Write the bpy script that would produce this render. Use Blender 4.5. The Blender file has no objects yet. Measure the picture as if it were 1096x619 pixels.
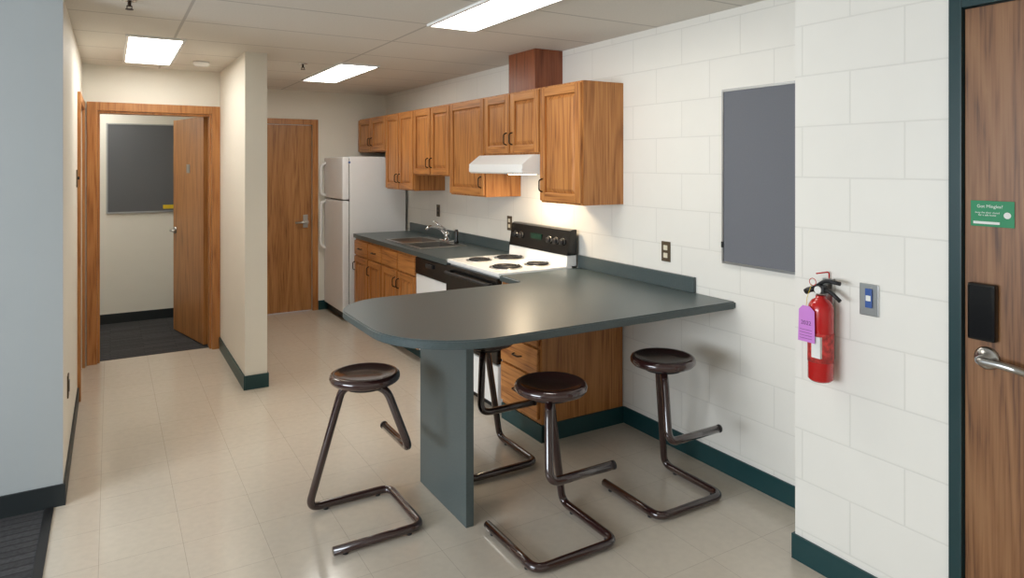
import bpy, bmesh, math
from mathutils import Vector, Matrix
S = bpy.context.scene
S.view_settings.view_transform = 'Standard'
S.view_settings.look = 'None'
S.view_settings.exposure = 0.22

def lin(c):
    o = []
    for v in c:
        v /= 255.0
        o.append(v/12.92 if v <= 0.04045 else ((v+0.055)/1.055)**2.4)
    return (o[0], o[1], o[2], 1.0)

# ------------------------------------------------------------------ materials
def newmat(name):
    m = bpy.data.materials.new(name); m.use_nodes = True
    nt = m.node_tree
    b = nt.nodes['Principled BSDF']
    return m, nt, b

def plain(name, col, rough=0.5, metal=0.0, var=0.04, scale=8.0, bump=0.0, coat=0.0):
    m, nt, b = newmat(name)
    c = lin(col)
    tc = nt.nodes.new('ShaderNodeTexCoord')
    n = nt.nodes.new('ShaderNodeTexNoise'); n.inputs['Scale'].default_value = scale; n.inputs['Detail'].default_value = 4
    nt.links.new(tc.outputs['Object'], n.inputs['Vector'])
    r = nt.nodes.new('ShaderNodeValToRGB')
    r.color_ramp.elements[0].position = 0.3; r.color_ramp.elements[1].position = 0.7
    r.color_ramp.elements[0].color = tuple([x*(1-var) for x in c[:3]])+(1,)
    r.color_ramp.elements[1].color = tuple([min(1, x*(1+var)) for x in c[:3]])+(1,)
    nt.links.new(n.outputs['Fac'], r.inputs['Fac'])
    nt.links.new(r.outputs['Color'], b.inputs['Base Color'])
    b.inputs['Roughness'].default_value = rough
    b.inputs['Metallic'].default_value = metal
    if coat:
        b.inputs['Coat Weight'].default_value = coat; b.inputs['Coat Roughness'].default_value = 0.08
    if bump:
        n2 = nt.nodes.new('ShaderNodeTexNoise'); n2.inputs['Scale'].default_value = 220
        nt.links.new(tc.outputs['Object'], n2.inputs['Vector'])
        bp = nt.nodes.new('ShaderNodeBump'); bp.inputs['Strength'].default_value = bump; bp.inputs['Distance'].default_value = 0.002
        nt.links.new(n2.outputs['Fac'], bp.inputs['Height']); nt.links.new(bp.outputs['Normal'], b.inputs['Normal'])
    return m

def bricky(name, col, joint, w, h, mortar, axes, off=(0, 0), offset=0.5, rough=0.5, bump=0.3, var=0.02, nscale=6, speck=None):
    m, nt, b = newmat(name)
    tc = nt.nodes.new('ShaderNodeTexCoord')
    sp = nt.nodes.new('ShaderNodeSeparateXYZ'); nt.links.new(tc.outputs['Object'], sp.inputs[0])
    cb = nt.nodes.new('ShaderNodeCombineXYZ')
    for i, a in enumerate(axes):
        ad = nt.nodes.new('ShaderNodeMath'); ad.operation = 'SUBTRACT'; ad.inputs[1].default_value = off[i]-20*(w if i == 0 else h)
        nt.links.new(sp.outputs[a], ad.inputs[0]); nt.links.new(ad.outputs[0], cb.inputs[i])
    br = nt.nodes.new('ShaderNodeTexBrick')
    br.offset = offset; br.squash = 1.0
    br.inputs['Scale'].default_value = 1.0
    br.inputs['Brick Width'].default_value = w; br.inputs['Row Height'].default_value = h
    br.inputs['Mortar Size'].default_value = mortar; br.inputs['Mortar Smooth'].default_value = 0.3
    c = lin(col)
    br.inputs['Color1'].default_value = tuple([x*(1-var) for x in c[:3]])+(1,)
    br.inputs['Color2'].default_value = tuple([min(1, x*(1+var)) for x in c[:3]])+(1,)
    br.inputs['Mortar'].default_value = lin(joint)
    nt.links.new(cb.outputs[0], br.inputs['Vector'])
    n = nt.nodes.new('ShaderNodeTexNoise'); n.inputs['Scale'].default_value = nscale; n.inputs['Detail'].default_value = 6
    nt.links.new(tc.outputs['Object'], n.inputs['Vector'])
    r = nt.nodes.new('ShaderNodeValToRGB')
    s = speck if speck else 0.95
    r.color_ramp.elements[0].position = 0.3; r.color_ramp.elements[0].color = (s, s, s, 1)
    r.color_ramp.elements[1].position = 0.65; r.color_ramp.elements[1].color = (1, 1, 1, 1)
    nt.links.new(n.outputs['Fac'], r.inputs['Fac'])
    mx = nt.nodes.new('ShaderNodeMix'); mx.data_type = 'RGBA'; mx.blend_type = 'MULTIPLY'; mx.inputs[0].default_value = 1.0
    nt.links.new(br.outputs['Color'], mx.inputs[6]); nt.links.new(r.outputs['Color'], mx.inputs[7])
    nt.links.new(mx.outputs[2], b.inputs['Base Color'])
    b.inputs['Roughness'].default_value = rough
    bp = nt.nodes.new('ShaderNodeBump'); bp.invert = True; bp.inputs['Strength'].default_value = bump; bp.inputs['Distance'].default_value = 0.004
    nt.links.new(br.outputs['Fac'], bp.inputs['Height']); nt.links.new(bp.outputs['Normal'], b.inputs['Normal'])
    return m

def wood(name, dark, mid, light, axis='Z', rough=0.38, scale=1.0, ring=0.5, rings=8.0):
    m, nt, b = newmat(name)
    tc = nt.nodes.new('ShaderNodeTexCoord')
    mp = nt.nodes.new('ShaderNodeMapping')
    sc = {'Z': (7, 7, 0.5), 'Y': (7, 0.5, 7), 'X': (0.5, 7, 7)}[axis]
    mp.inputs['Scale'].default_value = tuple(s*scale for s in sc)
    nt.links.new(tc.outputs['Object'], mp.inputs['Vector'])
    n = nt.nodes.new('ShaderNodeTexNoise'); n.inputs['Scale'].default_value = 1.0; n.inputs['Detail'].default_value = 3; n.inputs['Distortion'].default_value = 0.3
    nt.links.new(mp.outputs[0], n.inputs['Vector'])
    mu = nt.nodes.new('ShaderNodeMath'); mu.operation = 'MULTIPLY'; mu.inputs[1].default_value = rings*2
    nt.links.new(n.outputs['Fac'], mu.inputs[0])
    fr = nt.nodes.new('ShaderNodeMath'); fr.operation = 'PINGPONG'; fr.inputs[1].default_value = 1.0
    nt.links.new(mu.outputs[0], fr.inputs[0])
    mp2 = nt.nodes.new('ShaderNodeMapping')
    sc2 = {'Z': (130, 130, 4), 'Y': (130, 4, 130), 'X': (4, 130, 130)}[axis]
    mp2.inputs['Scale'].default_value = sc2
    nt.links.new(tc.outputs['Object'], mp2.inputs['Vector'])
    n2 = nt.nodes.new('ShaderNodeTexNoise'); n2.inputs['Scale'].default_value = 1.0; n2.inputs['Detail'].default_value = 3
    nt.links.new(mp2.outputs[0], n2.inputs['Vector'])
    ad = nt.nodes.new('ShaderNodeMath'); ad.operation = 'MULTIPLY_ADD'; ad.inputs[1].default_value = ring
    nt.links.new(fr.outputs[0], ad.inputs[0])
    m3 = nt.nodes.new('ShaderNodeMath'); m3.operation = 'MULTIPLY_ADD'; m3.inputs[1].default_value = 1.5; m3.inputs[2].default_value = -0.4
    nt.links.new(n2.outputs['Fac'], m3.inputs[0]); nt.links.new(m3.outputs[0], ad.inputs[2])
    r = nt.nodes.new('ShaderNodeValToRGB')
    e = r.color_ramp.elements
    e[0].position = 0.12; e[0].color = lin(dark); e[1].position = 0.9; e[1].color = lin(light)
    k = e.new(0.45); k.color = lin(mid)
    nt.links.new(ad.outputs[0], r.inputs['Fac']); nt.links.new(r.outputs['Color'], b.inputs['Base Color'])
    b.inputs['Roughness'].default_value = rough
    return m

def emis(name, col, st):
    m, nt, b = newmat(name)
    b.inputs['Base Color'].default_value = (0.8, 0.8, 0.8, 1)
    b.inputs['Emission Color'].default_value = lin(col); b.inputs['Emission Strength'].default_value = st
    return m

BLOCKX = bricky('painted_block', (232, 229, 221), (221, 218, 210), 0.406, 0.203, 0.0035, ('Y', 'Z'), (0.1, 0.127), 0.5, 0.42, 0.3, 0.008, 5, 0.98)
PAINT = plain('wall_paint', (234, 230, 219), 0.6, var=0.012, scale=3, bump=0.1)
SHADEPAINT = plain('wall_paint_shaded', (166, 171, 172), 0.6, var=0.015, scale=3, bump=0.1)  # greyed wall paint: shade on the near-left wall is put into the colour
CEIL = bricky('ceiling_tile', (224, 219, 210), (190, 185, 177), 1.22, 0.61, 0.009, ('X', 'Y'), (0.35, 0.49), 0.0, 0.85, 0.2, 0.008, 90, 0.95)
FLOOR = bricky('vinyl_tile', (204, 194, 179), (170, 160, 146), 0.305, 0.305, 0.0010, ('X', 'Y'), (-0.04, 0.1), 0.0, 0.13, 0.02, 0.012, 30, 0.94)
FLOOR.node_tree.nodes['Principled BSDF'].inputs['Specular IOR Level'].default_value = 0.65
CARPET = bricky('carpet_tile', (62, 62, 64), (44, 44, 46), 0.5, 0.05, 0.006, ('X', 'Y'), (0, 0), 0.5, 0.95, 0.5, 0.25, 60, 0.6)
TEAL = plain('teal_baseboard', (18, 60, 63), 0.4)
DKBASE = plain('dark_baseboard', (28, 34, 36), 0.5)
TEALPAINT = plain('teal_metal_frame', (10, 50, 53), 0.35)
OAK = wood('oak_cabinet', (124, 70, 30), (170, 109, 54), (192, 131, 72))
OAKH = wood('oak_horizontal', (124, 70, 30), (170, 109, 54), (192, 131, 72), 'Y')
OAKDOOR = wood('oak_door', (120, 74, 36), (162, 110, 60), (180, 128, 76), 'Z', 0.4, 0.8)
OAKTRIM = wood('oak_trim', (140, 86, 40), (174, 115, 62), (188, 131, 76), 'Z', 0.4)
OAKENTRY = wood('oak_entry_door', (84, 52, 28), (126, 84, 50), (144, 102, 66), 'Z', 0.4, 0.8)
CHERRY = wood('chase_wood', (94, 46, 24), (126, 66, 36), (142, 80, 48))
LAM = plain('laminate_counter', (72, 83, 84), 0.33, var=0.1, scale=120)
LAMSIDE = plain('laminate_panel', (78, 88, 88), 0.45, var=0.08, scale=120)
WHITE = plain('white_enamel', (236, 236, 234), 0.25, var=0.01)
FRIDGEW = plain('fridge_white', (234, 235, 237), 0.35, var=0.01, bump=0.1)
BLACK = plain('black_gloss', (14, 14, 15), 0.15)
BLACKM = plain('black_matte', (24, 24, 26), 0.5)
STEEL = plain('brushed_steel', (186, 186, 184), 0.28, 1.0)
CHROME = plain('chrome', (220, 220, 222), 0.1, 1.0)
BROWN = plain('stool_enamel', (44, 22, 21), 0.2, coat=0.9, var=0.05)
BROWNSEAT = plain('stool_seat', (50, 25, 24), 0.2, coat=0.9, var=0.1, scale=40)
GREYBOARD = plain('grey_fabric', (108, 110, 116), 0.9, var=0.05, scale=200, bump=0.3)
ALU = plain('aluminium', (176, 178, 180), 0.35, 0.9)
RED = plain('extinguisher_red', (188, 18, 20), 0.25, coat=0.4)
PURPLE = plain('purple_tag', (200, 128, 206), 0.6)
PAPER = plain('paper_label', (225, 225, 220), 0.6)
GREEN = plain('green_sign', (24, 132, 84), 0.5)
BLUE = plain('blue_jack', (50, 84, 150), 0.4)
YELLOW = plain('yellow_plastic', (220, 190, 40), 0.4)
BRONZE = plain('bronze_pull', (52, 38, 28), 0.35, 0.7)
PLATE = plain('plate_brown', (92, 78, 60), 0.4, 0.3)
IVORY = plain('ivory_plastic', (222, 214, 192), 0.4)
INK = plain('tag_ink', (90, 50, 100), 0.6)
LIGHTM = emis('light_diffuser', (255, 252, 244), 11.0)
HOODL = emis('hood_lamp_glass', (255, 215, 160), 8.0)

# ------------------------------------------------------------------ geometry helpers
def empty(name, loc=(0, 0, 0), rz=0.0):
    e = bpy.data.objects.new(name, None); S.collection.objects.link(e)
    e.location = loc; e.rotation_euler = (0, 0, rz); e.empty_display_size = 0.1
    return e

def fin(bm, name, mat, parent=None, smooth=False):
    me = bpy.data.meshes.new(name); bm.normal_update(); bm.to_mesh(me); bm.free()
    if smooth:
        for p in me.polygons: p.use_smooth = True
    o = bpy.data.objects.new(name, me); S.collection.objects.link(o)
    me.materials.append(mat)
    if parent: o.parent = parent
    return o

def addbox(bm, x0, x1, y0, y1, z0, z1, bev=0.0, seg=2):
    r = bmesh.ops.create_cube(bm, size=1.0)
    for v in r['verts']:
        v.co = Vector(((x0+x1)/2+v.co.x*(x1-x0), (y0+y1)/2+v.co.y*(y1-y0), (z0+z1)/2+v.co.z*(z1-z0)))
    if bev > 0:
        es = list({e for v in r['verts'] for e in v.link_edges})
        bmesh.ops.bevel(bm, geom=es, offset=bev, segments=seg, affect='EDGES', profile=0.6)

def box(name, x0, x1, y0, y1, z0, z1, mat, parent=None, bev=0.0):
    bm = bmesh.new(); addbox(bm, min(x0, x1), max(x0, x1), min(y0, y1), max(y0, y1), min(z0, z1), max(z0, z1), bev)
    return fin(bm, name, mat, parent)

def boxes(name, lst, mat, parent=None, bev=0.0):
    bm = bmesh.new()
    for b in lst: addbox(bm, *b, bev)
    return fin(bm, name, mat, parent)

def fillet(pts, r, n=8):
    pts = [Vector(p) for p in pts]; out = [pts[0]]
    for i in range(1, len(pts)-1):
        a, b, c = pts[i-1], pts[i], pts[i+1]
        ra = min(r, (a-b).length*0.48, (c-b).length*0.48)
        p0 = b+(a-b).normalized()*ra; p2 = b+(c-b).normalized()*ra
        for k in range(n+1):
            t = k/n; out.append(p0*(1-t)**2+b*2*t*(1-t)+p2*t*t)
    out.append(pts[-1]); return out

def sweep(name, pts, rad, mat, parent=None, seg=14, cap=True):
    pts = [Vector(p) for p in pts]; bm = bmesh.new(); rings = []
    t0 = (pts[1]-pts[0]).normalized()
    up = Vector((0, 0, 1)) if abs(t0.z) < 0.9 else Vector((1, 0, 0))
    nrm = t0.cross(up).normalized()
    for i, p in enumerate(pts):
        if i == 0: t = t0
        elif i == len(pts)-1: t = (pts[i]-pts[i-1]).normalized()
        else: t = ((pts[i]-pts[i-1]).normalized()+(pts[i+1]-pts[i]).normalized()).normalized()
        nrm = (nrm-t*nrm.dot(t)).normalized(); bn = t.cross(nrm)
        rings.append([bm.verts.new(p+(nrm*math.cos(2*math.pi*k/seg)+bn*math.sin(2*math.pi*k/seg))*rad) for k in range(seg)])
    for a, b in zip(rings, rings[1:]):
        for k in range(seg):
            bm.faces.new((a[k], a[(k+1) % seg], b[(k+1) % seg], b[k]))
    if cap:
        bm.faces.new(rings[0][::-1]); bm.faces.new(rings[-1])
    bmesh.ops.recalc_face_normals(bm, faces=bm.faces)
    return fin(bm, name, mat, parent, True)

def lathe(name, prof, center, mat, parent=None, axis='Z', seg=40, smooth=True):
    bm = bmesh.new(); rings = []
    for r, z in prof:
        ring = []
        for k in range(seg):
            a = 2*math.pi*k/seg; v = Vector((r*math.cos(a), r*math.sin(a), z))
            if axis == 'X': v = Vector((v.z, v.x, v.y))
            if axis == '-X': v = Vector((-v.z, v.x, -v.y))
            if axis == 'Y': v = Vector((v.y, v.z, v.x))
            ring.append(bm.verts.new(v+Vector(center)))
        rings.append(ring)
    for a, b in zip(rings, rings[1:]):
        for k in range(seg):
            bm.faces.new((a[k], a[(k+1) % seg], b[(k+1) % seg], b[k]))
    bm.faces.new(rings[0][::-1]); bm.faces.new(rings[-1])
    bmesh.ops.recalc_face_normals(bm, faces=bm.faces)
    o = fin(bm, name, mat, parent, False)
    if smooth:
        for p in o.data.polygons:
            p.use_smooth = len(p.vertices) == 4
        o.data.update()
    return o

def prism(name, outline, z0, z1, mat, parent=None, bev=0.0):
    bm = bmesh.new()
    vs = [bm.verts.new((x, y, z0)) for x, y in outline]
    f = bm.faces.new(vs)
    r = bmesh.ops.extrude_face_region(bm, geom=[f])
    nv = [g for g in r['geom'] if isinstance(g, bmesh.types.BMVert)]
    for v in nv: v.co.z = z1
    bmesh.ops.recalc_face_normals(bm, faces=bm.faces)
    if bev:
        es = [e for e in bm.edges if abs(e.verts[0].co.z-e.verts[1].co.z) < 1e-6]
        bmesh.ops.bevel(bm, geom=es, offset=bev, segments=3, affect='EDGES')
    return fin(bm, name, mat, parent)

def text(name, s, loc, size, mat, parent):
    cu = bpy.data.curves.new(name, 'FONT'); cu.body = s; cu.size = size; cu.align_x = 'CENTER'; cu.extrude = 0.0002
    cu.materials.append(mat)
    o = bpy.data.objects.new(name, cu); S.collection.objects.link(o)
    o.matrix_world = Matrix(((0, 0, -1, loc[0]), (-1, 0, 0, loc[1]), (0, 1, 0, loc[2]), (0, 0, 0, 1)))
    o.parent = parent
    return o

H = 2.40; XR = 2.74; XE = 2.39; XL = -0.19; YB = 7.45
# ------------------------------------------------------------------ room shell
box('floor', -0.24, 2.86, -2.1, 7.6, -0.1, 0.0, FLOOR)
box('floor_carpet_living', -3.7, -0.24, -2.1, 3.92, -0.1, 0.0, CARPET)
box('floor_carpet_bedroom', -1.6, 0.82, 6.40, 7.97, -0.0995, 0.003, CARPET)
box('trim_carpet_edge', -0.262, -0.225, -2.0, 3.79, 0.0, 0.005, BLACKM, bev=0.002)
box('ceiling', -3.8, 2.9, -2.15, 8.0, H, H+0.1, CEIL)
box('wall_right', XR, XR+0.12, 1.757, 7.57, 0, H, BLOCKX)
boxes('wall_entry', [(XE, XR+0.12, 1.17, 1.757, 0, H), (XE, XR+0.12, -2.0, 0.16, 0, H), (XE, XR+0.12, 0.16, 1.17, 2.15, H)], BLOCKX)
boxes('wall_back', [(0.97, 1.04, YB, YB+0.12, 0, H), (1.90, XR, YB, YB+0.12, 0, H), (1.04, 1.90, YB, YB+0.12, 2.03, H)], PAINT)
box('wall_partition', 0.82, 0.97, 5.06, 7.97, 0, H, PAINT)
boxes('wall_bedroom_front', [(-1.6, -0.09, 6.33, 6.45, 0, H), (0.755, 0.82, 6.33, 6.45, 0, H), (-0.09, 0.755, 6.33, 6.45, 2.03, H)], PAINT)
box('wall_bedroom_back', -1.6, 0.82, 7.85, 7.97, 0, H, PAINT)
box('wall_bedroom_left', -1.72, -1.6, 6.33, 7.97, 0, H, PAINT)
boxes('wall_left', [(XL-0.12, XL, 3.8, 5.44, 0, H), (XL-0.12, XL, 6.25, 6.33, 0, H), (XL-0.12, XL, 5.44, 6.25, 2.03, H)], PAINT)
box('wall_living_back', -3.7, XL-0.12, 3.8, 3.92, 0, H, SHADEPAINT)
box('wall_living_end', XL-0.12, XL-0.0005, 3.795, 3.8, 0, H, SHADEPAINT)  # thin skin over the wall end, same painted-in shade
box('wall_rear', -3.8, XR+0.12, -2.12, -2.0, 0, H, PAINT)
boxes('wall_living_left', [(-3.72, -3.6, -2.0, 0.0, 0, H), (-3.72, -3.6, 3.0, 3.8, 0, H), (-3.72, -3.6, 0, 3.0, 0, 0.8), (-3.72, -3.6, 0, 3.0, 2.15, H)], PAINT)
boxes('window_1', [(-3.70, -3.62, 0.0, 0.05, 0.8, 2.15), (-3.70, -3.62, 2.95, 3.0, 0.8, 2.15), (-3.70, -3.62, 1.475, 1.525, 0.85, 2.10),
                   (-3.70, -3.62, 0.05, 2.95, 0.8, 0.85), (-3.70, -3.62, 0.05, 2.95, 2.10, 2.15)], ALU)
# baseboards
bh = 0.1
box('baseboard_right', XR-0.010, XR-0.0005, 1.76, 3.225, 0.0, bh, TEAL)
box('baseboard_entry', XE-0.010, XE-0.0005, 1.175, 1.757, 0.0, bh, TEAL)
box('baseboard_entry_return', XE-0.010, XR-0.012, 1.7575, 1.767, 0.0, bh, TEAL)
box('baseboard_partition', 0.81, 0.8195, 5.05, 6.31, 0.0, bh, TEAL)
box('baseboard_partition_end', 0.82, 0.98, 5.05, 5.0595, 0.0, bh, TEAL)
box('baseboard_partition_kitchen', 0.9705, 0.98, 5.06, 7.44, 0.0, bh, TEAL)
box('baseboard_back', 1.965, 2.72, YB-0.010, YB-0.0005, 0.0, bh, TEAL)
box('baseboard_left', XL+0.0005, XL+0.010, 3.80, 5.37, 0.0, bh, DKBASE)
box('baseboard_living', -3.6, XL+0.010, 3.785, 3.7945, 0.0, bh, DKBASE)
box('baseboard_bedroom', -1.6, 0.82, 7.84, 7.8495, 0.003, bh, DKBASE)

# ------------------------------------------------------------------ interior doors / frames
boxes('trim_bedroom_door', [(-0.16, -0.09, 6.312, 6.3295, 0, 2.10), (0.755, 0.8195, 6.312, 6.3295, 0, 2.10), (-0.09, 0.755, 6.312, 6.3295, 2.03, 2.10),
                    (-0.0895, -0.072, 6.33, 6.45, 0.004, 2.0295), (0.737, 0.7545, 6.33, 6.45, 0.004, 2.0295), (-0.072, 0.737, 6.33, 6.45, 2.012, 2.0295)], OAKTRIM, bev=0.003)
boxes('trim_back_door', [(0.985, 1.04, YB-0.018, YB-0.0005, 0, 2.09), (1.90, 1.962, YB-0.018, YB-0.0005, 0, 2.09), (1.04, 1.90, YB-0.018, YB-0.0005, 2.03, 2.09)], OAKTRIM, bev=0.003)
boxes('trim_left_door', [(XL+0.0005, XL+0.02, 5.375, 5.44, 0, 2.09), (XL+0.0005, XL+0.02, 6.25, 6.305, 0, 2.09), (XL+0.0005, XL+0.02, 5.44, 6.25, 2.03, 2.09)], OAKTRIM, bev=0.003)
d3 = empty('door_3'); box('leaf', XL-0.06, XL-0.015, 5.444, 6.246, 0.006, 2.026, OAKDOOR, d3)

d2 = empty('door_2')
box('leaf', 1.044, 1.896, YB+0.012, YB+0.057, 0.006, 2.026, OAKDOOR, d2, 0.002)
sweep('lever', fillet([(1.83, YB+0.012, 0.97), (1.83, YB-0.045, 0.97), (1.71, YB-0.045, 0.97)], 0.02), 0.011, STEEL, d2)
lathe('rose', [(0.033, -0.012), (0.033, 0.0), (0.02, 0.0)], (1.83, YB+0.012, 0.97), STEEL, d2, 'Y')
box('escutcheon', 1.805, 1.855, YB+0.006, YB+0.013, 0.91, 1.05, STEEL, d2, 0.002)

# open bedroom door
ang = math.radians(180-77)
d1 = empty('door_1', (0.725, 6.475, 0), ang)
box('leaf', 0.0, 0.80, -0.02, 0.022, 0.012, 2.022, OAKDOOR, d1, 0.002)
sweep('lever', fillet([(0.74, 0.02, 0.97), (0.74, 0.07, 0.97), (0.62, 0.07, 0.97)], 0.02), 0.011, STEEL, d1)
lathe('rose', [(0.033, 0.018), (0.033, 0.03), (0.02, 0.032)], (0.74, 0.0, 0.97), STEEL, d1, 'Y')
sweep('lever_rear', fillet([(0.74, -0.02, 0.97), (0.74, -0.07, 0.97), (0.62, -0.07, 0.97)], 0.02), 0.011, STEEL, d1)
box('number_sign', 0.34, 0.42, 0.0222, 0.026, 1.52, 1.60, STEEL, d1)

# ------------------------------------------------------------------ entry door (teal frame)
boxes('trim_entry_door_frame', [(XE-0.012, XE+0.10, 1.13, 1.1695, 0, 2.15), (XE-0.012, XE+0.10, 0.1605, 0.20, 0, 2.15), (XE-0.012, XE+0.10, 0.20, 1.13, 2.11, 2.1495)], TEALPAINT, bev=0.003)
d4 = empty('door_4')
box('leaf', XE+0.004, XE+0.049, 0.204, 1.126, 0.006, 2.106, OAKENTRY, d4, 0.002)
xd = XE+0.004
box('lock_reader', xd-0.028, xd, 1.028, 1.108, 1.04, 1.222, BLACK, d4, 0.008)
lathe('rose', [(0.036, 0), (0.036, 0.008), (0.03, 0.014), (0.014, 0.016), (0.013, 0.055)], (xd, 1.06, 0.985), STEEL, d4, '-X')
sweep('lever', fillet([(xd-0.03, 1.06, 0.985), (xd-0.058, 1.06, 0.985), (xd-0.058, 0.99, 0.985), (xd-0.050, 0.935, 0.975)], 0.02), 0.012, STEEL, d4)
sg = empty('green_door_sign')
box('plate', xd-0.003, xd-0.0005, 0.985, 1.108, 1.402, 1.484, GREEN, sg, 0.001)
text('sign_text', 'Got Mingles?', (xd-0.0032, 1.053, 1.462), 0.014, PAPER, sg)
text('sign_text_small', 'keep the door closed\nfor a safe home', (xd-0.0032, 1.06, 1.444), 0.008, PAPER, sg)
box('sign_strip', xd-0.0036, xd-0.003, 1.025, 1.10, 1.410, 1.418, PAPER, sg)
lathe('sign_icon', [(0.010, 0), (0.010, 0.0006)], (xd-0.003, 1.004, 1.44), PAPER, sg, '-X')

# ------------------------------------------------------------------ cabinets
def pull(parent, x, y, z, vertical=True, L=0.085):
    h = L/2
    if vertical: p = [(x, y, z-h), (x-0.026, y, z-h*0.8), (x-0.026, y, z+h*0.8), (x, y, z+h)]
    else: p = [(x, y-h, z), (x-0.026, y-h*0.8, z), (x-0.026, y+h*0.8, z), (x, y+h, z)]
    sweep('pull', fillet(p, 0.018, 5), 0.0048, BRONZE, parent, 8)

def cdoor(parent, X, y0, y1, z0, z1, pside=None, pz='low'):
    s = 0.055; t = 0.02
    boxes('door_frame', [(X-t, X, y0, y0+s, z0, z1), (X-t, X, y1-s, y1, z0, z1)], OAK, parent, 0.004)
    boxes('door_rail', [(X-t, X, y0+s, y1-s, z0, z0+s), (X-t, X, y0+s, y1-s, z1-s, z1)], OAKH, parent, 0.004)
    bm = bmesh.new()
    a0, a1, b0, b1 = y0+s-0.001, y1-s+0.001, z0+s-0.001, z1-s+0.001; i = 0.028
    o = [(X-0.004, a0, b0), (X-0.004, a1, b0), (X-0.004, a1, b1), (X-0.004, a0, b1)]
    n = [(X-0.016, a0+i, b0+i), (X-0.016, a1-i, b0+i), (X-0.016, a1-i, b1-i), (X-0.016, a0+i, b1-i)]
    vo = [bm.verts.new(p) for p in o]; vn = [bm.verts.new(p) for p in n]
    for k in range(4): bm.faces.new((vo[k], vo[(k+1) % 4], vn[(k+1) % 4], vn[k]))
    bm.faces.new(vn); bmesh.ops.recalc_face_normals(bm, faces=bm.faces)
    fin(bm, 'door_panel', OAK, parent)
    if pside is not None:
        y = y0+0.03 if pside == 'lo' else y1-0.03
        z = z0+0.10 if pz == 'low' else z1-0.10
        pull(parent, X-t, y, z)

def drawer(parent, X, y0, y1, z0, z1):
    box('drawer_front', X-0.02, X, y0, y1, z0, z1, OAKH, parent, 0.006)
    pull(parent, X-0.02, (y0+y1)/2, (z0+z1)/2, False)

XU = 2.43
def upper(y0, y1, z0, z1, ndoors, sides):
    e = empty('wall_cabinet')
    box('carcass', XU, XR-0.001, y0+0.001, y1-0.001, z0, z1, OAK, e, 0.001)
    w = (y1-y0)/ndoors; g = 0.009
    for i in range(ndoors):
        cdoor(e, XU, y0+i*w+g, y0+(i+1)*w-g, z0+0.012, z1-0.012, sides[i])
    return e
ZT = 2.105
upper(3.235, 3.69, 1.352, ZT, 1, ['hi'])
upper(3.69, 4.45, 1.667, ZT, 2, ['hi', 'lo'])
upper(4.45, 5.05, 1.352, ZT, 1, ['lo'])
upper(5.05, 5.83, 1.50, ZT, 2, ['hi', 'lo'])
upper(5.83, 6.56, 1.352, ZT, 2, ['hi', 'lo'])
upper(6.56, 7.44, 1.73, ZT, 2, ['hi', 'lo'])
box('vent_chase', 2.51, XR-0.001, 3.89, 4.25, ZT+0.001, H-0.001, CHERRY, bev=0.002)

XB = 2.13; ZC = 0.90; TH = 0.038
def base(y0, y1, kind, n=1):
    e = empty('base_cabinet')
    box('carcass', XB+0.02, XR-0.011, y0+0.001, y1-0.001, 0.10, (0.70 if kind == 'sink' else ZC-TH-0.001), OAK, e)
    boxes('face_frame', [(XB, XB+0.02, y0+0.001, y1-0.001, 0.10, 0.13), (XB, XB+0.02, y0+0.001, y1-0.001, ZC-TH-0.03, ZC-TH-0.001),
          (XB, XB+0.02, y0+0.001, y0+0.03, 0.13, ZC-TH-0.03), (XB, XB+0.02, y1-0.03, y1-0.001, 0.13, ZC-TH-0.03), (XB+0.002, XB+0.02, y0+0.03, y1-0.03, 0.13, ZC-TH-0.03)], OAK, e)
    box('toe_kick', XB+0.07, XR-0.011, y0+0.001, y1-0.001, 0.0, 0.10, TEAL, e)
    w = (y1-y0)/n; g = 0.012
    for i in range(n):
        a, b = y0+i*w+g, y0+(i+1)*w-g
        if kind == 'drawers':
            for z0, z1 in ((0.125, 0.36), (0.375, 0.53), (0.545, 0.69), (0.705, 0.845)): drawer(e, XB, a, b, z0, z1)
        else:
            if kind == 'sink': box('false_front', XB-0.02, XB, a, b, 0.70, 0.84, OAKH, e, 0.006)
            else: drawer(e, XB, a, b, 0.70, 0.84)
            cdoor(e, XB, a, b, 0.125, 0.685, 'hi' if (n == 1 or i == 0) else 'lo', 'high')
    return e
base(5.06, 5.85, 'sink', 2)
base(5.85, 6.22, 'mix')
base(6.22, 6.64, 'mix')
bc = base(3.24, 3.685, 'drawers')
box('end_panel', XB+0.001, XR-0.011, 3.232, 3.2405, 0.0, ZC-TH-0.001, OAK, bc)
box('end_baseboard', XB+0.001, XR-0.011, 3.222, 3.2315, 0.0, bh, TEAL, bc)
box('end_baseboard_front', XB-0.009, XB+0.07, 3.222, 3.68, 0.0, bh-0.002, TEAL, bc)

# ------------------------------------------------------------------ countertops
def arc(cx, cy, r, a0, a1, n=16):
    return [(cx+r*math.cos(math.radians(a0+(a1-a0)*k/n)), cy+r*math.sin(math.radians(a0+(a1-a0)*k/n))) for k in range(n+1)]
pc = empty('peninsula_counter')
out = [(XR-0.002, 3.683), (XR-0.002, 2.36)]
out += arc(1.36, 2.77, 0.41, 270, 180, 20)
out += arc(1.23, 3.12, 0.28, 180, 90, 14)
out += [(2.05, 3.40)] + arc(2.05, 3.46, 0.06, 270, 360, 6)[1:] + [(2.11, 3.683)]
prism('top', out, ZC-TH, ZC, LAM, pc, 0.006)
box('backsplash', XR-0.022, XR-0.001, 2.63, 3.683, ZC, ZC+0.085, LAM, pc, 0.004)
box('support_panel', 1.342, 1.380, 2.64, 3.15, 0.0, ZC-TH-0.001, LAMSIDE, pc, 0.002)

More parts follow.
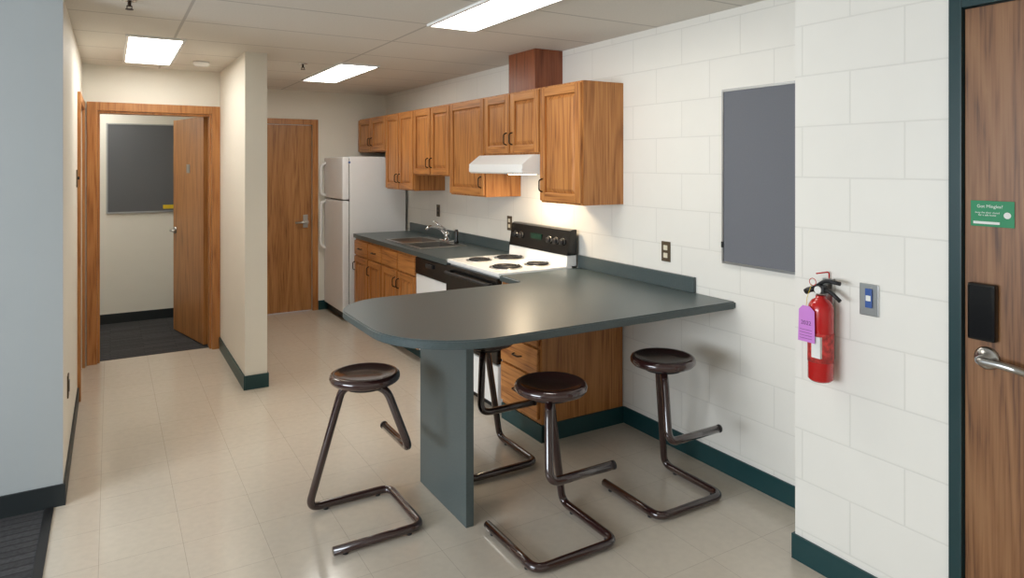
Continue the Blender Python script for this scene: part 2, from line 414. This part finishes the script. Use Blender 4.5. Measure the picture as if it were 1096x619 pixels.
cr = empty('sink_counter')
Y0, Y1 = 4.455, 6.66; hx0, hx1, hy0, hy1 = 2.21, 2.60, 5.17, 5.95
boxes('top', [(2.11, hx0, Y0, Y1, ZC-TH, ZC), (hx1, XR-0.002, Y0, Y1, ZC-TH, ZC), (hx0, hx1, Y0, hy0, ZC-TH, ZC), (hx0, hx1, hy1, Y1, ZC-TH, ZC)], LAM, cr)
box('backsplash', XR-0.022, XR-0.001, Y0, Y1, ZC, ZC+0.085, LAM, cr, 0.004)
sk = empty('kitchen_sink')
ym = (hy0+hy1)/2
boxes('rim', [(hx0-0.02, hx0+0.012, hy0-0.02, hy1+0.02, ZC, ZC+0.006), (hx1-0.05, hx1+0.03, hy0-0.02, hy1+0.02, ZC, ZC+0.006),
              (hx0, hx1, hy0-0.02, hy0+0.012, ZC, ZC+0.006), (hx0, hx1, hy1-0.012, hy1+0.02, ZC, ZC+0.006), (hx0, hx1, ym-0.015, ym+0.015, ZC, ZC+0.006)], STEEL, sk, 0.002)
for a, b in ((hy0+0.006, ym-0.01), (ym+0.01, hy1-0.006)):
    x0, x1 = hx0+0.006, hx1-0.045
    boxes('bowl', [(x0, x1, a, b, 0.74, 0.745), (x0, x0+0.004, a, b, 0.745, ZC), (x1-0.004, x1, a, b, 0.745, ZC), (x0, x1, a, a+0.004, 0.745, ZC), (x0, x1, b-0.004, b, 0.745, ZC)], STEEL, sk)
    lathe('drain', [(0.04, 0), (0.04, 0.004), (0.02, 0.002)], ((x0+x1)/2, (a+b)/2, 0.745), CHROME, sk)
sk.parent = cr   # drop-in sink is set into this counter
fc = empty('faucet')
fx, fy = 2.60, 5.50
box('base_plate', fx-0.025, fx+0.025, fy-0.11, fy+0.11, ZC+0.007, ZC+0.022, CHROME, fc, 0.006)
lathe('body', [(0.026, 0.02), (0.024, 0.07), (0.018, 0.09), (0.01, 0.095)], (fx, fy, ZC), CHROME, fc)
sweep('spout', fillet([(fx, fy, ZC+0.05), (fx-0.06, fy, ZC+0.13), (fx-0.17, fy, ZC+0.15), (fx-0.20, fy, ZC+0.12)], 0.05), 0.012, CHROME, fc)
sweep('handle', fillet([(fx, fy, ZC+0.085), (fx-0.01, fy, ZC+0.12), (fx-0.12, fy+0.02, ZC+0.19)], 0.02), 0.008, CHROME, fc)
lathe('sprayer', [(0.02, 0.007), (0.017, 0.03), (0.013, 0.05), (0.018, 0.11), (0.012, 0.13)], (fx, fy-0.20, ZC), BLACK, fc)

# ------------------------------------------------------------------ dishwasher
dw = empty('dishwasher')
box('body', XB+0.03, XR-0.05, 4.458, 5.055, 0.10, ZC-TH-0.002, BLACKM, dw)
box('control_panel', XB-0.02, XB+0.03, 4.460, 5.052, 0.725, ZC-TH-0.006, BLACK, dw, 0.006)
box('door_panel', XB-0.012, XB+0.03, 4.460, 5.052, 0.22, 0.72, WHITE, dw, 0.004)
box('lower_panel', XB+0.01, XB+0.03, 4.460, 5.052, 0.105, 0.215, WHITE, dw, 0.003)
box('latch', XB-0.035, XB-0.02, 4.70, 4.82, 0.80, 0.83, BLACKM, dw, 0.004)
box('toe', XB+0.06, XB+0.09, 4.460, 5.052, 0.0, 0.10, BLACKM, dw)

# ------------------------------------------------------------------ stove
st = empty('electric_range')
sy0, sy1 = 3.69, 4.448; sx0 = 2.115
box('body', sx0+0.02, XR-0.03, sy0, sy1, 0.05, 0.885, WHITE, st)
box('cooktop', sx0-0.01, XR-0.06, sy0, sy1, 0.885, 0.912, WHITE, st, 0.008)
box('oven_door', sx0-0.02, sx0+0.02, sy0+0.004, sy1-0.004, 0.33, 0.875, BLACK, st, 0.006)
box('drawer', sx0-0.015, sx0+0.02, sy0+0.004, sy1-0.004, 0.07, 0.32, WHITE, st, 0.006)
sweep('handle', fillet([(sx0-0.02, sy0+0.07, 0.83), (sx0-0.06, sy0+0.07, 0.83), (sx0-0.06, sy1-0.07, 0.83), (sx0-0.02, sy1-0.07, 0.83)], 0.02), 0.010, BLACKM, st)
box('kick', sx0+0.05, sx0+0.07, sy0, sy1, 0.0, 0.07, BLACKM, st)
def xprism(name, prof, y0, y1, mat, parent):
    bm = bmesh.new()
    a = [bm.verts.new((x, y0, z)) for x, z in prof]; b = [bm.verts.new((x, y1, z)) for x, z in prof]
    bm.faces.new(a); bm.faces.new(b[::-1]); n = len(a)
    for k in range(n): bm.faces.new((a[k], b[k], b[(k+1) % n], a[(k+1) % n]))
    bmesh.ops.recalc_face_normals(bm, faces=bm.faces)
    return fin(bm, name, mat, parent)
xprism('backguard', [(XR-0.11, 0.912), (XR-0.10, 1.00), (XR-0.075, 1.145), (XR-0.03, 1.15), (XR-0.03, 0.912)], sy0, sy1, WHITE, st)
xprism('control_panel', [(XR-0.106, 0.985), (XR-0.08, 1.15), (XR-0.06, 1.158), (XR-0.028, 1.158), (XR-0.028, 0.985)], sy0-0.003, sy1+0.003, BLACK, st)
for yy in (sy0+0.07, sy0+0.15, sy1-0.15, sy1-0.07, sy0+0.23):
    lathe('knob', [(0.022, 0.0), (0.02, 0.02), (0.012, 0.024)], (XR-0.092, yy, 1.07), BLACKM, st, '-X', 20)
    lathe('knob_ring', [(0.027, -0.002), (0.027, 0.003)], (XR-0.092, yy, 1.07), STEEL, st, '-X', 24)
box('clock', XR-0.097, XR-0.085, sy0+0.33, sy0+0.47, 1.06, 1.10, plain('clock_glass', (20, 50, 40), 0.1), st)
for (bx, by, br) in ((2.27, 3.88, 0.095), (2.27, 4.26, 0.075), (2.52, 3.88, 0.075), (2.52, 4.26, 0.095)):
    lathe('drip_pan', [(br+0.018, 0.0), (br+0.016, 0.005), (br+0.002, 0.003), (br*0.6, -0.001), (0.01, -0.001)], (bx, by, 0.9125), STEEL, st)
    pts = []
    N = 90
    for k in range(N+1):
        a = 2*math.pi*4*k/N; r = 0.02+(br-0.02)*k/N
        pts.append((bx+r*math.cos(a), by+r*math.sin(a), 0.921))
    sweep('burner_coil', pts, 0.0062, BLACKM, st, 6)

# ------------------------------------------------------------------ range hood
rh = empty('range_hood')
xprism('canopy', [(XR-0.002, 1.665), (2.37, 1.665), (2.285, 1.60), (2.285, 1.545), (2.30, 1.535), (XR-0.002, 1.535)], 3.695, 4.445, WHITE, rh)
box('lip', 2.281, 2.2845, 3.70, 4.44, 1.548, 1.572, WHITE, rh)
box('lamp', 2.36, 2.50, 3.86, 4.0, 1.528, 1.5345, HOODL, rh)

# ------------------------------------------------------------------ fridge
fr = empty('refrigerator')
fy0, fy1 = 6.745, 7.425
box('cabinet', 2.10, 2.71, fy0, fy1, 0.03, 1.68, FRIDGEW, fr, 0.008)
box('door_lower', 2.025, 2.095, fy0, fy1, 0.09, 1.225, FRIDGEW, fr, 0.014)
box('door_freezer', 2.025, 2.095, fy0, fy1, 1.237, 1.675, FRIDGEW, fr, 0.014)
box('gasket', 2.094, 2.101, fy0+0.012, fy1-0.012, 0.1, 1.66, BLACKM, fr)
box('grille', 2.06, 2.10, fy0+0.01, fy1-0.01, 0.01, 0.085, BLACKM, fr)
boxes('feet', [(2.12, 2.18, fy0+0.03, fy0+0.08, 0.0, 0.03), (2.12, 2.18, fy1-0.08, fy1-0.03, 0.0, 0.03), (2.62, 2.68, fy0+0.03, fy0+0.08, 0.0, 0.03), (2.62, 2.68, fy1-0.08, fy1-0.03, 0.0, 0.03)], BLACKM, fr)
yh = fy1-0.05
sweep('handle_freezer', fillet([(2.026, yh, 1.26), (1.975, yh, 1.28), (1.975, yh, 1.58), (2.026, yh, 1.62)], 0.03), 0.016, WHITE, fr)
sweep('handle_lower', fillet([(2.026, yh, 1.20), (1.975, yh, 1.18), (1.975, yh, 0.72), (2.026, yh, 0.68)], 0.03), 0.016, WHITE, fr)
lathe('badge', [(0.012, 0), (0.012, 0.002)], (2.035+0.06, fy0-0.0025, 1.62), BLUE, fr, 'Y', 16)

# ------------------------------------------------------------------ stools
def stool(cx, cy, f, l, name='counter_stool'):
    e = empty(name)
    f = Vector(f); l = Vector(l); c = Vector((cx, cy, 0)); R = 0.0180
    P = lambda a, b, z: c+f*a+l*b+Vector((0, 0, z))
    zb = R+0.004
    path = [P(-0.20, -0.20, zb), P(0.19, -0.20, zb), P(0.19, 0.20, zb), P(-0.20, 0.20, zb), P(-0.085, 0.05, 0.608), P(0.075, -0.06, 0.608), P(0.165, -0.12, 0.33), P(0.165, 0.20, 0.33)]
    segs = fillet(path, 0.055, 9)
    sweep('tube_frame', segs, R, BROWN, e, 16)
    lathe('end_cap', [(R+0.001, 0), (R+0.001, 0.01), (0.008, 0.014)], tuple(P(0.165, 0.20, 0.33)), BLACKM, e, 'X' if abs(l.x) > 0.5 else 'Y', 16)
    for a, b in ((-0.15, -0.2), (0.13, -0.2), (0.13, 0.2), (-0.12, 0.2)):
        p = P(a, b, 0); lathe('glide', [(0.012, 0.0), (0.012, 0.008)], tuple(p), BLACKM, e, 'Z', 12)
    prof = [(0.06, 0.618), (0.085, 0.622), (0.125, 0.626), (0.147, 0.632), (0.155, 0.642), (0.156, 0.655), (0.151, 0.666), (0.141, 0.671), (0.130, 0.669), (0.116, 0.662), (0.07, 0.657), (0.01, 0.656)]
    lathe('seat', prof, (cx, cy, 0), BROWNSEAT, e, 'Z', 56)
    lathe('seat_boss', [(0.09, 0.606), (0.09, 0.62)], (cx, cy, 0), BLACKM, e, 'Z', 24)
stool(0.98, 2.925, (1, 0, 0), (0, 1, 0))
stool(1.618, 2.385, (0, -1, 0), (1, 0, 0))
stool(2.305, 2.43, (0, -1, 0), (1, 0, 0))
stool(1.74, 3.19, (0, -1, 0), (1, 0, 0))

# ------------------------------------------------------------------ boards
b1 = empty('grey_tackboard')
box('panel', XR-0.015, XR-0.001, 1.82, 2.425, 1.10, 1.975, GREYBOARD, b1)
boxes('rail', [(XR-0.02, XR-0.001, 1.81, 2.435, 1.088, 1.10), (XR-0.02, XR-0.001, 1.81, 2.435, 1.975, 1.987), (XR-0.02, XR-0.001, 2.425, 2.436, 1.10, 1.975)], ALU, b1)
box('clip', XR-0.022, XR-0.001, 2.425, 2.438, 1.17, 1.2, BLACKM, b1)
b2 = empty('grey_tackboard')
box('panel', -0.02, 0.60, 7.835, 7.849, 1.12, 2.0, plain('grey_fabric_dark', (98, 100, 103), 0.9, var=0.05, scale=200), b2)
boxes('rail', [(-0.035, -0.02, 7.83, 7.849, 1.105, 2.012), (0.60, 0.612, 7.83, 7.849, 1.105, 2.012), (-0.02, 0.60, 7.83, 7.849, 1.105, 1.12), (-0.02, 0.60, 7.83, 7.849, 2.0, 2.012)], ALU, b2)
box('sticker', 0.47, 0.57, 7.832, 7.8345, 1.14, 1.18, YELLOW, b2)

# ------------------------------------------------------------------ plates
def plate(name, x, y, z, pm, im, w=0.07, h=0.115):
    e = empty(name)
    box('cover', x-0.006, x-0.0005, y-w/2, y+w/2, z-h/2, z+h/2, pm, e, 0.002)
    for dz in (-0.022, 0.022): box('receptacle', x-0.009, x-0.006, y-0.016, y+0.016, z+dz-0.014, z+dz+0.014, im, e, 0.002)
plate('wall_outlet', XR, 2.86, 1.10, PLATE, IVORY)
plate('wall_outlet', XR, 4.62, 1.13, PLATE, IVORY)
plate('wall_outlet', XR, 5.98, 1.15, PLATE, BLACKM)
pj = empty('wall_phone_jack')
box('cover', XE-0.006, XE-0.0005, 1.408, 1.48, 1.045, 1.162, STEEL, pj, 0.002)
box('jack', XE-0.012, XE-0.006, 1.430, 1.456, 1.075, 1.145, BLUE, pj, 0.002)
box('jack_label', XE-0.013, XE-0.012, 1.434, 1.452, 1.10, 1.12, PAPER, pj)
ol = empty('wall_outlet'); box('cover', XL+0.0005, XL+0.007, 4.12, 4.19, 0.40, 0.515, PLATE, ol, 0.002); box('receptacle', XL+0.007, XL+0.010, 4.14, 4.17, 0.43, 0.485, BLACKM, ol)
sw = empty('light_switch'); box('cover', XL+0.0005, XL+0.007, 5.20, 5.27, 1.45, 1.565, PLATE, sw, 0.002); box('toggle', XL+0.007, XL+0.018, 5.23, 5.24, 1.50, 1.52, BLACKM, sw)

# ------------------------------------------------------------------ fire extinguisher
fe = empty('fire_extinguisher')
ex, ey, r = XE-0.062, 1.60, 0.046
lathe('cylinder', [(0.036, 0.775), (r, 0.785), (r, 1.045), (0.043, 1.065), (0.032, 1.082), (0.018, 1.09), (0.018, 1.10)], (ex, ey, 0), RED, fe)
lathe('label', [(r+0.0006, 0.85), (r+0.0006, 0.96)], (ex, ey, 0), plain('label_print', (190, 60, 55), 0.5, var=0.5, scale=60), fe)
box('label_white', ex-r-0.002, ex-r+0.012, ey-0.03, ey+0.006, 0.87, 0.95, PAPER, fe)
lathe('valve', [(0.016, 1.10), (0.016, 1.115), (0.011, 1.12), (0.011, 1.14)], (ex, ey, 0), STEEL, fe, seg=20)
box('valve_block', ex-0.014, ex+0.014, ey-0.02, ey+0.02, 1.108, 1.14, BLACKM, fe, 0.004)
sweep('handle_lower', fillet([(ex, ey+0.01, 1.125), (ex, ey-0.04, 1.12), (ex, ey-0.08, 1.09)], 0.02), 0.0075, BLACKM, fe)
sweep('handle_upper', fillet([(ex, ey+0.02, 1.13), (ex, ey-0.02, 1.16), (ex, ey-0.08, 1.155)], 0.02), 0.0075, BLACKM, fe)
sweep('nozzle', [(ex, ey+0.015, 1.125), (ex-0.005, ey+0.045, 1.115), (ex-0.008, ey+0.06, 1.105)], 0.011, BLACKM, fe)
sweep('pin_ring', [(ex-0.02, ey+0.02+0.014*math.cos(a), 1.15+0.014*math.sin(a)) for a in [k*math.pi/8 for k in range(17)]], 0.0015, RED, fe, 6)
sweep('tag_string', [(ex-0.02, ey+0.025, 1.14), (ex-0.04, ey+0.03, 1.09), (ex-0.055, ey+0.024, 1.05)], 0.0012, YELLOW, fe, 6)
lathe('gauge', [(0.014, 0), (0.014, 0.006)], (ex-0.014, ey, 1.122), PAPER, fe, '-X', 20)
box('bracket', XE-0.02, XE-0.0005, ey-0.02, ey+0.02, 0.85, 1.16, STEEL, fe)
sweep('bracket_hook', fillet([(XE-0.01, ey, 1.16), (XE-0.01, ey, 1.185), (XE-0.06, ey+0.02, 1.18)], 0.01), 0.003, RED, fe, 6)
tx = ex-0.056
ty = ey-0.022
bm = bmesh.new()
tp = [(ty+0.008, 0.925), (ty+0.080, 0.925), (ty+0.076, 1.045), (ty+0.060, 1.062), (ty+0.030, 1.062), (ty+0.010, 1.045)]
fa = [bm.verts.new((tx, a, b)) for a, b in tp]; fb = [bm.verts.new((tx+0.0012, a, b)) for a, b in tp]
bm.faces.new(fa); bm.faces.new(fb[::-1])
for k in range(6): bm.faces.new((fa[k], fb[k], fb[(k+1) % 6], fa[(k+1) % 6]))
bmesh.ops.recalc_face_normals(bm, faces=bm.faces)
fin(bm, 'inspection_tag', PURPLE, fe)
text('tag_text', '2022', (tx-0.0005, ty+0.045, 0.990), 0.022, INK, fe)
for k in range(4):
    box('tag_line', tx-0.0006, tx-0.0001, ty+0.020, ty+0.072, 0.937+k*0.011, 0.9385+k*0.011, INK, fe)

# ------------------------------------------------------------------ ceiling fixtures
def fixture(x0, x1, y0, y1):
    e = empty('ceiling_light')
    box('diffuser', x0, x1, y0, y1, H-0.010, H-0.001, LIGHTM, e)
    f = 0.018
    boxes('frame', [(x0-f, x0, y0-f, y1+f, H-0.014, H-0.0005), (x1, x1+f, y0-f, y1+f, H-0.014, H-0.0005), (x0, x1, y0-f, y0, H-0.014, H-0.0005), (x0, x1, y1, y1+f, H-0.014, H-0.0005)], WHITE, e)
fixture(1.57, 1.85, 2.33, 3.53)
fixture(0.10, 0.40, 4.77, 5.97)
fixture(1.56, 1.86, 5.24, 6.44)
fixture(-0.4, -0.1, 6.6, 7.7)  # unseen panel, added to brighten the bedroom
def sprinkler(x, y):
    e = empty('fire_sprinkler')
    lathe('escutcheon', [(0.035, H-0.001), (0.033, H-0.008), (0.012, H-0.012)], (x, y, 0), CHROME, e, seg=24)
    lathe('stem', [(0.008, H-0.012), (0.008, H-0.035)], (x, y, 0), BRONZE, e, seg=12)
    lathe('deflector', [(0.005, H-0.045), (0.018, H-0.047), (0.018, H-0.05)], (x, y, 0), BRONZE, e, seg=16)
    boxes('yoke', [(x-0.012, x-0.008, y-0.003, y+0.003, H-0.047, H-0.03), (x+0.008, x+0.012, y-0.003, y+0.003, H-0.047, H-0.03), (x-0.012, x+0.012, y-0.003, y+0.003, H-0.033, H-0.03)], BRONZE, e)
sprinkler(0.08, 3.75); sprinkler(1.31, 5.42)
lathe('smoke_detector', [(0.06, H-0.001), (0.06, H-0.02), (0.045, H-0.034), (0.01, H-0.036)], (0.61, 5.75, 0), WHITE)

# ------------------------------------------------------------------ lights, world
def area(name, loc, rot, sx, sy, power, col):
    L = bpy.data.lights.new(name, 'AREA'); L.shape = 'RECTANGLE'; L.size = sx; L.size_y = sy; L.energy = power; L.color = col
    o = bpy.data.objects.new(name, L); S.collection.objects.link(o); o.location = loc; o.rotation_euler = rot
    return o
area('window_daylight', (-3.60, 1.5, 1.475), (0, math.radians(-90), 0), 1.25, 2.85, 160, (0.86, 0.93, 1.0))
area('hood_light', (2.43, 3.95, 1.52), (0, 0, 0), 0.14, 0.14, 5.0, (1.0, 0.80, 0.55))
W = bpy.data.worlds.new('World'); S.world = W; W.use_nodes = True
W.node_tree.nodes['Background'].inputs[0].default_value = (0.75, 0.87, 1.0, 1); W.node_tree.nodes['Background'].inputs[1].default_value = 1.0

# ------------------------------------------------------------------ camera
cam = bpy.data.cameras.new('camera'); co = bpy.data.objects.new('camera', cam); S.collection.objects.link(co)
co.location = (0, 0, 1.6); co.rotation_euler = (math.radians(90), 0, math.radians(-30.85))
cam.sensor_width = 36; cam.lens = 36*720/1096; cam.shift_y = -133.5/1096; cam.clip_start = 0.05
S.camera = co
